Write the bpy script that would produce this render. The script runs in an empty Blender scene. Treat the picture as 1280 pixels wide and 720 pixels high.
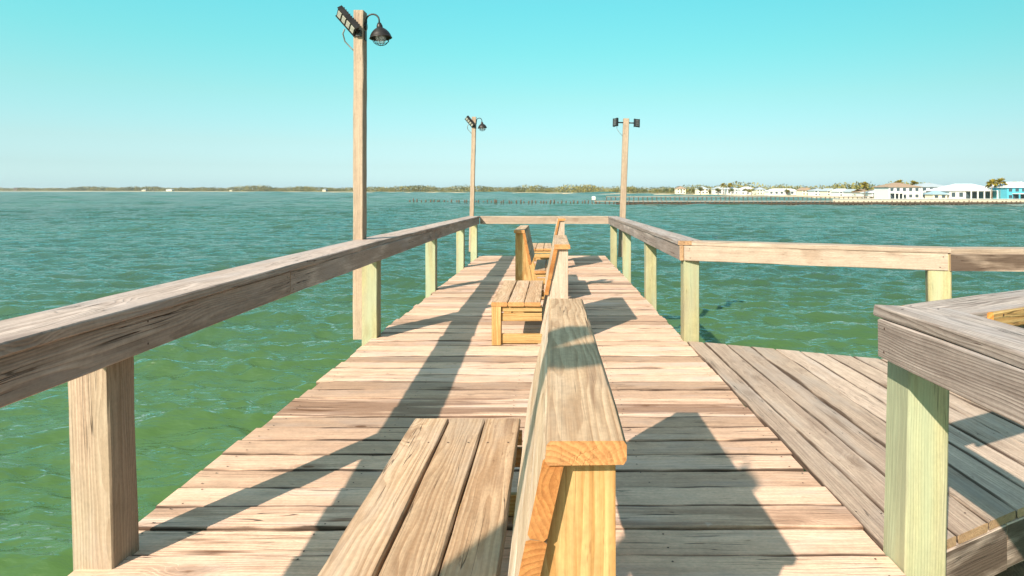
import bpy, math, random
import numpy as np
from mathutils import Vector, Matrix
R = math.radians
random.seed(7); rng = np.random.default_rng(7)
scene = bpy.context.scene
col = scene.collection

# ------------------------------------------------------------------ helpers
def tag(o, label=None, cat=None, group=None, kind=None):
    if label: o['label'] = label
    if cat: o['category'] = cat
    if group: o['group'] = group
    if kind: o['kind'] = kind
    return o

def empty(name, loc=(0, 0, 0), rz=0.0, rx=0.0, ry=0.0):
    o = bpy.data.objects.new(name, None); col.objects.link(o)
    o.empty_display_size = .2
    o.location = loc; o.rotation_euler = (rx, ry, rz)
    return o

def kids(o):
    return [c for c in bpy.data.objects if c.parent == o]

def copy_tree(o, parent=None):
    c = o.copy(); col.objects.link(c)
    if parent is not None: c.parent = parent
    for ch in kids(o): copy_tree(ch, c)
    return c

class MB:
    def __init__(s):
        s.v = []; s.f = []; s.b = []; s.r = []; s.e = []; s.m = []; s.smooth = []
    def add(s, verts, faces, bco=None, rnd=(0.5, 0.5, 0.5), mi=0, smooth=False, ext=None):
        k = len(s.v)
        for i, p in enumerate(verts):
            s.v.append(tuple(p)); s.b.append(tuple(bco[i]) if bco else tuple(p)); s.r.append(tuple(rnd)); s.e.append(ext[i] if ext else (0., 0., 0.))
        for f in faces:
            s.f.append(tuple(k + i for i in f)); s.m.append(mi); s.smooth.append(smooth)
    def build(s, name, mats, parent=None):
        me = bpy.data.meshes.new(name)
        me.from_pydata(s.v, [], s.f); me.validate()
        if not isinstance(mats, (list, tuple)): mats = [mats]
        for m in mats: me.materials.append(m)
        if len(me.polygons) == len(s.m):
            me.polygons.foreach_set('material_index', s.m)
            me.polygons.foreach_set('use_smooth', s.smooth)
        a = me.attributes.new('bco', 'FLOAT_VECTOR', 'POINT')
        a.data.foreach_set('vector', np.array(s.b, dtype=np.float32).ravel())
        a = me.attributes.new('brnd', 'FLOAT_VECTOR', 'POINT')
        a.data.foreach_set('vector', np.array(s.r, dtype=np.float32).ravel())
        a = me.attributes.new('bext', 'FLOAT_VECTOR', 'POINT')
        a.data.foreach_set('vector', np.array(s.e, dtype=np.float32).ravel())
        me.update()
        o = bpy.data.objects.new(name, me); col.objects.link(o)
        if parent is not None: o.parent = parent
        return o

def rrnd(tone=None):
    return (random.random(), random.random(), random.random() if tone is None else tone)

def timber(mb, p0, p1, w, t, up=(0, 0, 1), ch=.005, nseg=None, jit=.0012, tone=None, bow=0.0, skew=(0.0, 0.0)):
    """sawn board/post from p0 to p1 (section centre), w across, t along 'up'; worn edges"""
    p0 = Vector(p0); p1 = Vector(p1); a = p1 - p0; L = a.length; a.normalize()
    up = Vector(up); s = up.cross(a).normalized(); n = a.cross(s).normalized()
    if nseg is None: nseg = max(2, min(24, int(L / .18)))
    hw, ht = w / 2, t / 2
    sec = [(-hw + ch, -ht), (hw - ch, -ht), (hw, -ht + ch), (hw, ht - ch), (hw - ch, ht), (-hw + ch, ht), (-hw, ht - ch), (-hw, -ht + ch)]
    r = rrnd(tone); V = []; B = []; E = []
    ph = random.random() * 6
    for i in range(nseg + 1):
        k = i / nseg
        bz = bow * math.sin(math.pi * k)
        je = [random.gauss(0, jit) for _ in range(8)]
        for j, (y, z) in enumerate(sec):
            e = je[j]
            yy = y + (e if y > 0 else -e) * .9; zz = z + e * .5 * (1 if z > 0 else -1)
            x = k * L
            if i == 0: x += skew[0] * y
            if i == nseg: x += skew[1] * y
            q = p0 + a * x + s * yy + n * (zz + bz)
            V.append(q); B.append((x, yy, zz)); E.append((y / hw, 0., (k if k < .5 else k - 1) * L))
    F = []
    for i in range(nseg):
        for j in range(8):
            j2 = (j + 1) % 8
            F.append((i * 8 + j, i * 8 + j2, i * 8 + 8 + j2, i * 8 + 8 + j))
    k0 = len(V)
    for j in list(range(8)) + list(range(nseg * 8, nseg * 8 + 8)):
        V.append(V[j]); B.append(B[j]); E.append((0., 1., 0.))
    F.append(tuple(k0 + j for j in range(7, -1, -1))); F.append(tuple(k0 + 8 + j for j in range(8)))
    mb.add(V, F, B, r, ext=E)

def prism(mb, poly, y0, y1, grain=2, tone=None, ch=0.0):
    """polygon in xz extruded along y; grain axis index 0 or 2"""
    n = len(poly); V = [(x, y0, z) for x, z in poly] + [(x, y1, z) for x, z in poly]
    F = [tuple(range(n)), tuple(range(2 * n - 1, n - 1, -1))]
    for i in range(n):
        j = (i + 1) % n; F.append((j, i, n + i, n + j))
    B = [(p[2], p[0], p[1]) if grain == 2 else (p[0], p[2], p[1]) for p in V]
    mb.add(V, F, B, rrnd(tone))

def box(mb, c, d, rot=None, mi=0, rnd=(.5, .5, .5)):
    hx, hy, hz = d[0] / 2, d[1] / 2, d[2] / 2
    P = [Vector((x, y, z)) for x in (-hx, hx) for y in (-hy, hy) for z in (-hz, hz)]
    if rot is not None: P = [rot @ p for p in P]
    c = Vector(c)
    mb.add([c + p for p in P], [(0, 1, 3, 2), (4, 6, 7, 5), (0, 4, 5, 1), (2, 3, 7, 6), (0, 2, 6, 4), (1, 5, 7, 3)], mi=mi, rnd=rnd)

def tube(mb, pts, rad, n=8, mi=0):
    pts = [Vector(p) for p in pts]; V = []; F = []
    u = None
    for i, p in enumerate(pts):
        d = (pts[min(i + 1, len(pts) - 1)] - pts[max(i - 1, 0)]).normalized()
        if u is None: u = d.orthogonal().normalized()
        u = (u - d * u.dot(d)).normalized(); w = d.cross(u)
        rr = rad[i] if isinstance(rad, (list, tuple)) else rad
        for k in range(n):
            t = 2 * math.pi * k / n; V.append(p + u * math.cos(t) * rr + w * math.sin(t) * rr)
    for i in range(len(pts) - 1):
        for k in range(n):
            k2 = (k + 1) % n; F.append((i * n + k, i * n + k2, i * n + n + k2, i * n + n + k))
    F.append(tuple(range(n - 1, -1, -1))); F.append(tuple((len(pts) - 1) * n + k for k in range(n)))
    mb.add(V, F, mi=mi, smooth=True)

def lathe(mb, prof, n=24, M=None, mi=0):
    V = []; F = []
    for r, z in prof:
        for k in range(n):
            t = 2 * math.pi * k / n; p = Vector((r * math.cos(t), r * math.sin(t), z))
            V.append(M @ p if M is not None else p)
    for i in range(len(prof) - 1):
        for k in range(n):
            k2 = (k + 1) % n; F.append((i * n + k2, i * n + k, i * n + n + k, i * n + n + k2))
    mb.add(V, F, mi=mi, smooth=True)

# ------------------------------------------------------------------ materials
class NT:
    def __init__(s, name):
        s.m = bpy.data.materials.new(name); s.m.use_nodes = True
        s.t = s.m.node_tree; s.n = s.t.nodes; s.l = s.t.links
        s.p = s.n['Principled BSDF']
    def node(s, typ, **kw):
        n = s.n.new(typ)
        for k, v in kw.items(): setattr(n, k, v)
        return n
    def put(s, sock, v):
        if isinstance(v, bpy.types.NodeSocket): s.l.new(v, sock)
        else: sock.default_value = v
    def math(s, op, a, b=None, c=None, clamp=False):
        n = s.node('ShaderNodeMath', operation=op, use_clamp=clamp)
        s.put(n.inputs[0], a)
        if b is not None: s.put(n.inputs[1], b)
        if c is not None: s.put(n.inputs[2], c)
        return n.outputs[0]
    def vmath(s, op, a, b=None):
        n = s.node('ShaderNodeVectorMath', operation=op)
        s.put(n.inputs[0], a)
        if b is not None: s.put(n.inputs[1], b)
        return n.outputs[0]
    def noise(s, vec, scale=1.0, detail=3.0, rough=.55):
        n = s.node('ShaderNodeTexNoise'); s.put(n.inputs['Vector'], vec)
        n.inputs['Scale'].default_value = scale; n.inputs['Detail'].default_value = detail; n.inputs['Roughness'].default_value = rough
        return n.outputs['Fac']
    def ramp(s, fac, a, b, lo=0.0, hi=1.0):
        n = s.node('ShaderNodeMapRange', clamp=True); n.interpolation_type = 'SMOOTHSTEP'
        s.put(n.inputs[0], fac); n.inputs[1].default_value = a; n.inputs[2].default_value = b
        n.inputs[3].default_value = lo; n.inputs[4].default_value = hi
        return n.outputs[0]
    def mix(s, fac, a, b, mode='MIX'):
        n = s.node('ShaderNodeMix', data_type='RGBA', blend_type=mode)
        s.put(n.inputs[0], fac)
        s.put(n.inputs[6], a if isinstance(a, bpy.types.NodeSocket) else (*a, 1) if len(a) == 3 else a)
        s.put(n.inputs[7], b if isinstance(b, bpy.types.NodeSocket) else (*b, 1) if len(b) == 3 else b)
        return n.outputs[2]
    def attr(s, name):
        return s.node('ShaderNodeAttribute', attribute_name=name).outputs['Vector']
    def sep(s, v):
        n = s.node('ShaderNodeSeparateXYZ'); s.put(n.inputs[0], v); return n.outputs
    def comb(s, x, y, z):
        n = s.node('ShaderNodeCombineXYZ')
        for i, q in enumerate((x, y, z)): s.put(n.inputs[i], q)
        return n.outputs[0]
    def bump(s, h, strength, dist):
        n = s.node('ShaderNodeBump'); s.put(n.inputs['Height'], h)
        n.inputs['Strength'].default_value = strength; n.inputs['Distance'].default_value = dist
        s.l.new(n.outputs[0], s.p.inputs['Normal'])

def wood(name, light, dark, stain, stain_amt=.5, knot=(.16, .07, .03), tint=None, tint_amt=0., crack=.6, rings=.5, tonevar=.3, drop=0.0, blotch=None, bump=.5, rough=.8, ringw=.0105, edge=.5, endc=(1.0, .74, .45)):
    t = NT(name)
    pos = t.attr('bco'); rnd = t.attr('brnd'); rs = t.sep(rnd); ps = t.sep(pos)
    p = t.vmath('ADD', pos, t.vmath('MULTIPLY', rnd, (37., 23., 29.)))
    def nz(sx, sy, scale=1, detail=3, rough=.55): return t.noise(t.vmath('MULTIPLY', p, (sx, sy, sy)), scale, detail, rough)
    # knots
    vo = t.node('ShaderNodeTexVoronoi', feature='F1'); vo.inputs['Scale'].default_value = 1.0; vo.inputs['Randomness'].default_value = .9
    t.put(vo.inputs['Vector'], t.vmath('MULTIPLY', p, (1.7, 4.2, 1.2)))
    kd = vo.outputs['Distance']; kc = t.sep(vo.outputs['Color'])[0]
    gate = t.ramp(kc, .45, .52)
    kd = t.math('ADD', kd, t.math('MULTIPLY', t.math('SUBTRACT', nz(14, 26), .5), .05))
    kcore = t.math('MULTIPLY', t.ramp(kd, .075, .04), gate)
    khalo = t.math('MULTIPLY', t.ramp(kd, .30, .05), gate)
    # growth rings: solid-wood radius about a pith line outside/inside the board
    w1 = t.math('SUBTRACT', nz(.9, 5., 1, 2), .5); w2 = t.math('SUBTRACT', nz(1.1, 7., 1.3, 2), .5)
    y = t.math('ADD', t.math('SUBTRACT', ps[1], t.math('MULTIPLY', t.math('SUBTRACT', rs[0], .5), .16)), t.math('MULTIPLY', w1, .06))
    z = t.math('ADD', t.math('ADD', ps[2], t.math('MULTIPLY', rs[1], .09)), t.math('ADD', t.math('MULTIPLY', w2, .06), .02))
    r = t.math('SQRT', t.math('ADD', t.math('MULTIPLY', y, y), t.math('MULTIPLY', z, z)))
    r = t.math('ADD', r, t.math('MULTIPLY', khalo, .035))
    ring = t.math('FRACT', t.math('DIVIDE', r, ringw))
    ring = t.math('MULTIPLY', t.ramp(ring, .15, .8), t.ramp(ring, 1.0, .9))
    s1 = nz(1.0, 48, 1, 4, .6); s2 = nz(4., 210, 1, 3, .6); s3 = nz(.6, 9, 1, 3, .55)
    f = t.math('ADD', t.math('MULTIPLY', t.ramp(s1, .30, .64), .42), t.math('MULTIPLY', t.ramp(s2, .33, .62), .28))
    f = t.math('ADD', f, t.math('MULTIPLY', t.ramp(s3, .32, .60), .36))
    f = t.math('SUBTRACT', f, t.math('MULTIPLY', ring, rings), None, True)
    c = t.mix(f, dark, light)
    mot = t.math('ADD', t.math('MULTIPLY', t.math('SUBTRACT', nz(9, 16, 1, 4, .65), .5), .55), t.math('MULTIPLY', t.math('SUBTRACT', nz(55, 90, 1, 3, .6), .5), .5))
    mo = t.math('ADD', 1.0, mot)
    c = t.mix(1.0, c, t.comb(mo, mo, mo), 'MULTIPLY')
    fl = t.math('MULTIPLY', t.ramp(nz(11, 85, 1, 3, .6), .63, .70), t.ramp(nz(2.5, 5, 1, 2), .48, .6))
    c = t.mix(t.math('MULTIPLY', fl, .6), c, stain)
    if blotch is not None:
        c = t.mix(t.ramp(nz(1.3, 4.5, 1, 4, .6), .46, .70, 0, .5), c, blotch)
    if tint is not None:
        c = t.mix(t.ramp(nz(.5, 5, 1.0, 2), .38, .62, 0., tint_amt), c, tint)
    # long dark stains along the grain
    st = t.math('MULTIPLY', t.ramp(nz(.55, 11, 1, 4, .6), .60, .68), t.ramp(nz(1.1, 3, 1, 2), .47, .62))
    c = t.mix(t.math('MULTIPLY', st, stain_amt), c, stain)
    c = t.mix(t.math('MULTIPLY', t.ramp(khalo, .25, .95), .38), c, stain)
    c = t.mix(t.math('MULTIPLY', kcore, .85), c, knot)
    ck = t.math('ABSOLUTE', t.math('SUBTRACT', nz(.7, 26, 1, 2), .5))
    cr = t.math('MULTIPLY', t.ramp(ck, .010, .002), t.ramp(nz(1.0, 5, 1, 1), .52, .62))
    c = t.mix(t.math('MULTIPLY', t.math('MULTIPLY', cr, crack), t.math('SUBTRACT', 1.0, t.sep(t.attr('bext'))[1])), c, (.03, .018, .01))
    # per-board tone, dark boards through brnd.z > 1
    tone = t.math('ADD', t.math('MULTIPLY', t.math('SUBTRACT', rs[2], .5), tonevar), 1.0)
    tone = t.math('MINIMUM', tone, 1.0 + tonevar * .16)
    c = t.mix(1.0, c, t.comb(tone, t.math('POWER', tone, 1.08), t.math('POWER', tone, 1.2)), 'MULTIPLY')
    ex = t.sep(t.attr('bext'))
    ed = t.math('ADD', t.math('ABSOLUTE', ex[0]), t.math('MULTIPLY', t.math('SUBTRACT', nz(1.6, 9, 1, 3, .6), .5), .55))
    c = t.mix(t.math('MULTIPLY', t.ramp(ed, .86, 1.02), edge), c, (.06, .035, .022))
    c = t.mix(ex[1], c, t.mix(1.0, c, endc, 'MULTIPLY'))
    wet = t.math('MULTIPLY', t.ramp(rs[2], 1.05, 1.3), t.ramp(nz(.5, 9, 1, 4, .65), .40, .54))
    c = t.mix(t.math('MULTIPLY', wet, .7), c, stain)
    if drop > 0:
        vd = t.node('ShaderNodeTexVoronoi', feature='F1'); vd.inputs['Scale'].default_value = 3.1
        t.put(vd.inputs['Vector'], t.vmath('MULTIPLY', p, (1, 1, .3)))
        dd = t.math('ADD', vd.outputs['Distance'], t.math('MULTIPLY', t.math('SUBTRACT', nz(60, 60), .5), .10))
        dm = t.math('MULTIPLY', t.ramp(dd, .05, .035), t.ramp(t.sep(vd.outputs['Color'])[1], 1 - drop, 1 - drop + .03))
        c = t.mix(dm, c, (.82, .82, .78))
    t.l.new(c, t.p.inputs['Base Color'])
    t.p.inputs['Roughness'].default_value = rough; t.p.inputs['Specular IOR Level'].default_value = .25
    h = t.math('SUBTRACT', t.math('ADD', t.math('MULTIPLY', s1, .6), t.math('MULTIPLY', s2, .5)), t.math('ADD', t.math('MULTIPLY', cr, 1.2), t.math('MULTIPLY', ring, .25)))
    t.bump(h, bump, .004)
    return t.m

def plain(name, c, rough=.6, metal=0., var=.15, scale=3., spec=.4, bump=0.):
    t = NT(name)
    tc = t.node('ShaderNodeTexCoord').outputs['Object']
    f = t.noise(tc, scale, 4, .6)
    c2 = tuple(min(1, x * (1 + var)) for x in c); c1 = tuple(x * (1 - var) for x in c)
    t.l.new(t.mix(t.ramp(f, .3, .7), c1, c2), t.p.inputs['Base Color'])
    t.p.inputs['Roughness'].default_value = rough; t.p.inputs['Metallic'].default_value = metal
    t.p.inputs['Specular IOR Level'].default_value = spec
    if bump: t.bump(f, bump, .01)
    return t.m

M = {}
M['deck'] = wood('deck_wood', (.69, .45, .30), (.49, .30, .195), (.13, .055, .024), .95, rings=.2, tonevar=.72, drop=.05, blotch=(.52, .40, .335), crack=.9, edge=1.0, bump=.7)
M['walk'] = wood('walkway_wood', (.56, .42, .31), (.34, .24, .175), (.14, .075, .04), .55, rings=.3, tonevar=.4, blotch=(.43, .36, .305), drop=.02, edge=.9, endc=(.9, .75, .55), bump=.7)
M['rail'] = wood('weathered_rail_wood', (.57, .44, .36), (.32, .23, .18), (.11, .065, .05), .75, rings=.45, tonevar=.3, blotch=(.43, .365, .335), crack=1.0, drop=.2, bump=.9, edge=.4)
M['greyrail'] = wood('grey_rail_wood', (.46, .37, .31), (.23, .175, .145), (.09, .055, .045), .75, rings=.5, tonevar=.25, blotch=(.36, .315, .295), crack=1.0, drop=.25, bump=.9, edge=.45)
M['pale'] = wood('pale_rail_wood', (.43, .335, .25), (.30, .215, .15), (.17, .09, .045), .4, rings=.3, tonevar=.2, crack=.6, edge=.2)
M['post'] = wood('treated_post_wood', (.37, .325, .17), (.27, .235, .115), (.19, .14, .055), .35, rings=.45, tint=(.31, .345, .22), tint_amt=.75, tonevar=.2, crack=.4, knot=(.13, .06, .025), edge=.25, blotch=(.30, .265, .19))
M['oldpost'] = wood('weathered_post_wood', (.40, .295, .21), (.26, .175, .115), (.15, .09, .045), .5, rings=.5, tint=(.30, .31, .20), tint_amt=.22, tonevar=.15, crack=.8, blotch=(.34, .285, .25), edge=.25)
M['pine'] = wood('new_pine_wood', (.46, .305, .125), (.33, .175, .055), (.22, .095, .028), .45, rings=.65, tonevar=.2, crack=.4, ringw=.014, edge=.15)
M['seat'] = wood('bench_seat_wood', (.58, .395, .24), (.36, .215, .115), (.16, .075, .037), .6, rings=.5, tonevar=.22, crack=.7, blotch=(.46, .355, .265), edge=.4, endc=(.86, .62, .37))
M['pole'] = wood('lamp_pole_wood', (.37, .275, .19), (.255, .175, .115), (.16, .09, .05), .4, rings=.25, tonevar=.15, crack=.6, edge=.15)
M['pile'] = wood('old_piling_wood', (.12, .085, .055), (.045, .03, .02), (.025, .017, .012), .5, rings=.2, tonevar=.4)
M['nail'] = plain('rusty_nail', (.055, .028, .018), .8)
M['bronze'] = plain('dark_bronze_metal', (.045, .038, .033), .42, .6, .25, 12)
M['black'] = plain('black_painted_metal', (.018, .018, .018), .45, .1)
M['led'] = plain('led_lens_panel', (.36, .34, .28), .25, 0, .1, 30)
M['lens'] = plain('dark_flood_lens', (.07, .065, .06), .2, 0, .2, 30, .6)
M['wire'] = plain('grey_cable', (.20, .19, .17), .6)

def glass_mat():
    t = NT('clear_lamp_glass')
    t.p.inputs['Base Color'].default_value = (.95, .97, .97, 1); t.p.inputs['Roughness'].default_value = .05
    t.p.inputs['Alpha'].default_value = .38; t.p.inputs['IOR'].default_value = 1.4
    return t.m
M['glass'] = glass_mat()

# ------------------------------------------------------------------ pier (slopes down 0.9 degrees outward)
SL = .016
def dz(y): return -SL * (y - 3)
WATER_Z = -2.6
X0, X1, Y0, Y1 = -1.745, 1.29, -3.2, 15.4

pier = tag(empty('fishing_pier', (0, 0, 0)), 'sunlit wooden pier of pale cross planks running straight out over the green water', 'pier')
mb = MB(); y = Y0; pitch = .1935; i = 0
while y < Y1:
    w = .184 + random.gauss(0, .003)
    t = .038; zc = dz(y + w / 2) - t / 2 + random.gauss(0, .0022)
    l = X0 + random.gauss(0, .012); r_ = X1 - .008 - abs(random.gauss(0, .010))
    tone = 1.12 + random.random() * .08 if random.random() < .16 else None
    if 4.05 < y + w / 2 < 4.42: tone = 1.34
    tilt = random.gauss(0, .003)
    timber(mb, (l, y + w / 2, zc), (r_, y + w / 2, zc + tilt), w, t, nseg=22, jit=.0017, ch=.006, tone=tone, bow=random.gauss(0, .002))
    # nail heads over the joist lines
    for xj in (-1.66, -.95, -.25, .45, 1.21):
        for s in (-.055, .055):
            cx, cy, rr = xj + random.gauss(0, .012), y + w / 2 + s + random.gauss(0, .008), .0045
            k = [(cx + rr * math.cos(a), cy + rr * math.sin(a), zc + t / 2 + .0035) for a in np.linspace(0, 2 * math.pi, 7)[:-1]]
            mb.add(k, [tuple(range(6))], mi=1)
    y += w + .0085 + abs(random.gauss(0, .0025)); i += 1
mb.build('deck', [M['deck'], M['nail']], pier)
for x in (-1.66, 1.20):
    b = MB(); timber(b, (x, Y0, dz(Y0) - .16), (x, Y1 - .03, dz(Y1 - .03) - .16), .045, .235); b.build('side_beam', M['walk'], pier)
for x in (-.95, -.25, .45):
    b = MB(); timber(b, (x, Y0, dz(Y0) - .16), (x, Y1 - .03, dz(Y1 - .03) - .16), .045, .235); b.build('joist', M['walk'], pier)
for yy in (-2.4, .5, 3.6, 7.0, 10.6, 14.6):
    b = MB(); timber(b, (X0 + .03, yy, dz(yy) - .40), (X1 - .03, yy, dz(yy) - .40), .09, .235); b.build('cross_beam', M['pile'], pier)
    for x in (-1.35, .9):
        b = MB(); tube(b, [(x, yy + .16, dz(yy) - .28), (x, yy + .16, -2.2), (x, yy + .16, -4.0)], [.12, .13, .14], 12); b.build('piling', M['pile'], pier)

# side walkway leaving to the right through a flared mouth
walk = tag(empty('side_walkway', (1.29, 2.5, 0)), 'grey weathered walkway of lengthwise planks branching off right from the pier', 'walkway')
def wk(p): return (p[0] - 1.29, p[1] - 2.5, p[2])
def near_edge(x): return 2.47 + max(0, min(x, 3.2) - 1.45) * .535
def far_edge(x): return 6.12 - max(0, min(x, 3.25) - 1.29) * .455
mb = MB(); x = 1.293
while x < 6.2:
    w = .14 if x < 1.3 else .184 + random.gauss(0, .002)
    xc = x + w / 2; ya, yb = near_edge(xc) + .005, far_edge(xc) - random.random() * .006
    zc = random.gauss(0, .002) - .019 + .004
    sk0 = .535 if 1.45 < xc < 3.2 else 0; sk1 = -.455 if xc < 3.25 else 0
    timber(mb, wk((xc, ya, dz(ya) + zc)), wk((xc, yb, dz(yb) + zc)), w, .038, tone=.12 if x < 1.3 else None, ch=.006, jit=.0016, skew=(-sk0, -sk1), bow=random.gauss(0, .002))
    for yj in (2.75, 3.7, 4.6, 5.3):
        if ya + .05 < yj < yb - .05:
            for s in (-.05, .05):
                cx, cy, rr = xc + s, yj + random.gauss(0, .012), .0045
                k = [wk((cx + rr * math.cos(a), cy + rr * math.sin(a), dz(cy) + zc + .0225)) for a in np.linspace(0, 2 * math.pi, 7)[:-1]]
                mb.add(k, [tuple(range(6))], mi=1)
    x += w + .008
mb.build('deck', [M['walk'], M['nail']], walk)
def fascia(a, b_, off=.13, h=.19):
    b = MB(); timber(b, wk((a[0], a[1], dz(a[1]) - off)), wk((b_[0], b_[1], dz(b_[1]) - off)), .04, h); b.build('fascia_board', M['walk'], walk)
fascia((1.47, 2.50), (1.93, 2.745)); fascia((1.935, 2.75), (3.2, 3.42)); fascia((3.2, 3.43), (6.2, 3.43))
fascia((1.31, 6.07), (3.25, 5.18)); fascia((3.25, 5.18), (6.2, 5.18))
for x, yy in ((2.6, 3.6), (2.6, 5.1), (5.2, 3.8), (5.2, 4.9)):
    b = MB(); tube(b, [wk((x, yy, dz(yy) - .06)), wk((x, yy, -4.0))], [.12, .14], 12); b.build('piling', M['pile'], walk)

# ------------------------------------------------------------------ railings
RH = .96
def post(root, o, x, yy, mat, s=.15, h=RH - .05, rz=0, down=.45, lean=0):
    b = MB(); m = Matrix.Rotation(rz, 3, 'Z') @ Vector((0, 1, 0))
    timber(b, (x - lean * down - o[0], yy - o[1], dz(yy) - down), (x + lean * h - o[0], yy - o[1], dz(yy) + h), s, s, up=m, ch=.006, jit=.001)
    return b.build('post', mat, root)
def rail(root, o, name, a, b_, zoff, w, t, mat, up=(0, 0, 1), skew=(0, 0), tone=None):
    b = MB()
    A = Vector((a[0] - o[0], a[1] - o[1], dz(a[1]) + zoff)); B = Vector((b_[0] - o[0], b_[1] - o[1], dz(b_[1]) + zoff))
    timber(b, A, B, w, t, up=up, skew=skew, ch=.005, jit=.0016, tone=tone)
    ax = (B - A).normalized(); sx = Vector((0, 0, 1)).cross(ax).normalized(); L = (B - A).length
    n = max(1, int(L / 1.2)); cap = w > t
    for k in range(n + 1):
        d = .05 + (L - .10) * k / n
        for off in ((-.28, .26) if cap else (-.3, .3)):
            for sg in ((1,) if cap else (1, -1)):
                rr = .0048
                if cap: c = A + ax * (d + random.gauss(0, .012)) + sx * (off * w + random.gauss(0, .008)) + Vector((0, 0, t / 2 + .0022)); e1, e2 = ax, sx
                else: c = A + ax * (d + random.gauss(0, .01)) + Vector((0, 0, off * t)) + sx * sg * (w / 2 + .0022); e1, e2 = ax, Vector((0, 0, 1))
                pts = [c + e1 * rr * math.cos(q) + e2 * rr * math.sin(q) for q in np.linspace(0, 2 * math.pi, 8)[:-1]]
                b.add(pts, [tuple(range(7))], mi=1)
    return b.build(name, [mat, M['nail']], root)
CT = .040   # cap thickness
BH = .142   # side board height
zc_cap = RH - CT / 2; zc_band = RH - CT - BH / 2 - .003

# left
o = (-1.7, 2.4); root = tag(empty('railing', (o[0], o[1], 0)), 'long grey weathered railing with a wide flat cap along the left edge of the pier', 'railing')
def Lx(yy):   # inner face of the side board
    pts = [(-3.2, -1.36), (1.75, -1.51), (3.89, -1.59), (6.4, -1.668), (15.3, -1.742)]
    return np.interp(yy, [p[0] for p in pts], [p[1] for p in pts])
for k, yy in enumerate((-1.6, 2.41, 6.31, 9.6, 12.85, 15.25)):
    post(root, o, -1.675 if k == 1 else Lx(yy) - .04 - .075, yy, M['oldpost'] if k < 2 else M['post'], lean=-.03 if k == 1 else 0)
segs = [-3.2, 3.89, 9.2, 15.33]
for a, c in zip(segs[:-1], segs[1:]):
    rail(root, o, 'side_rail', (Lx(a) - .019, a + .002), (Lx(c) - .019, c - .002), zc_band, .038, BH, M['rail'])
segs = [-3.2, 6.3, 11.9, 15.42]
for a, c in zip(segs[:-1], segs[1:]):
    rail(root, o, 'cap_rail', (Lx(a) - .127, a + .002), (Lx(c) - .127, c - .002), zc_cap, .285, CT, M['rail'])
# far end
o = (-.2, 15.35); root = tag(empty('railing', (o[0], o[1], 0)), 'short pale railing closing off the far end of the pier', 'railing')
rail(root, o, 'side_rail', (-1.72, 15.33), (1.42, 15.33), zc_band, .038, BH, M['pale'])
rail(root, o, 'cap_rail', (-1.74, 15.40), (1.40, 15.40), zc_cap + .001, .16, CT, M['pale'])
# right, beyond the walkway mouth
o = (1.35, 6.2); root = tag(empty('railing', (o[0], o[1], 0)), 'grey railing along the right edge of the pier between the walkway and the far end', 'railing')
def Rx(yy): return 1.215 + (yy - 6.1) * .0145
for yy in (6.18, 8.92, 12.15, 15.2):
    post(root, o, Rx(yy) + .04 + .075, yy, M['post'])
rail(root, o, 'side_rail', (Rx(6.09) + .019, 6.09), (Rx(15.31) + .019, 15.31), zc_band, .038, BH, M['greyrail'])
rail(root, o, 'cap_rail', (Rx(6.06) + .105, 6.10), (Rx(15.45) + .105, 15.45), zc_cap + .002, .235, CT, M['greyrail'])
# walkway far side
o = (3.2, 5.3); root = tag(empty('railing', (o[0], o[1], 0)), 'pale angled railing along the far edge of the side walkway', 'railing')
dirv = Vector((1, -.455, 0)).normalized(); ang = math.atan2(-.455, 1)
post(root, o, 3.20, 5.30, M['post'], s=.17, rz=ang)
post(root, o, 5.4, 5.24, M['post'])
rail(root, o, 'side_rail', (1.262, 6.095), (3.22, 5.205), zc_band, .038, BH, M['pale'], tone=.75)
rail(root, o, 'side_rail', (3.225, 5.195), (6.2, 5.145), zc_band, .038, BH, M['walk'])
rail(root, o, 'cap_rail', (1.36, 6.135), (3.27, 5.268), zc_cap - .001, .20, CT, M['pale'], tone=.6)
rail(root, o, 'cap_rail', (3.235, 5.285), (6.2, 5.23), zc_cap - .004, .20, CT, M['pale'], tone=.2)
# right, near the camera
o = (1.35, 2.4); root = tag(empty('railing', (o[0], o[1], 0)), 'grey weathered railing at near right with a green treated corner post', 'railing')
post(root, o, 1.352, 2.392, M['post'], s=.152, lean=.022)
post(root, o, 1.357, -1.2, M['post'])
rail(root, o, 'side_rail', (1.222, 2.348), (1.222, -3.2), zc_band, .052, BH, M['greyrail'], tone=.75)
rail(root, o, 'cap_rail', (1.315, 2.345), (1.315, -3.2), zc_cap + .002, .235, CT, M['greyrail'], tone=.8, skew=(.35, 0))
# walkway near side
o = (2.0, 2.75); root = tag(empty('railing', (o[0], o[1], 0)), 'grey railing angled along the near edge of the side walkway', 'railing')
d2 = Vector((.882, .471, 0)); nrm = Vector((.471, -.882, 0))
def W(s, off): q = Vector((1.20, 2.345, 0)) + d2 * s + nrm * off; return (q.x, q.y)
rail(root, o, 'cap_rail', W(.06, .113), W(2.35, .113), zc_cap - .002, .225, CT, M['greyrail'], skew=(.6, 0), tone=.6)
rail(root, o, 'cap_rail', W(2.352, .113), (6.2, 3.37), zc_cap - .002, .225, CT, M['greyrail'])
rail(root, o, 'side_rail', W(.26, .045), W(2.35, .045), zc_band, .038, BH, M['greyrail'])
rail(root, o, 'side_rail', W(2.352, .045), (6.2, 3.45), zc_band, .038, BH, M['greyrail'])
rail(root, o, 'sunlit_cap_edge', W(.27, .238), W(2.3, .238), RH - .036, .022, .062, M['pine'])  # added strip: its orange colour stands in for the cap's sunlit, fresh-cut edge
q = W(2.1, .14); post(root, o, q[0], q[1], M['post'], rz=.49)
post(root, o, 5.4, 3.36, M['post'])

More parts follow.
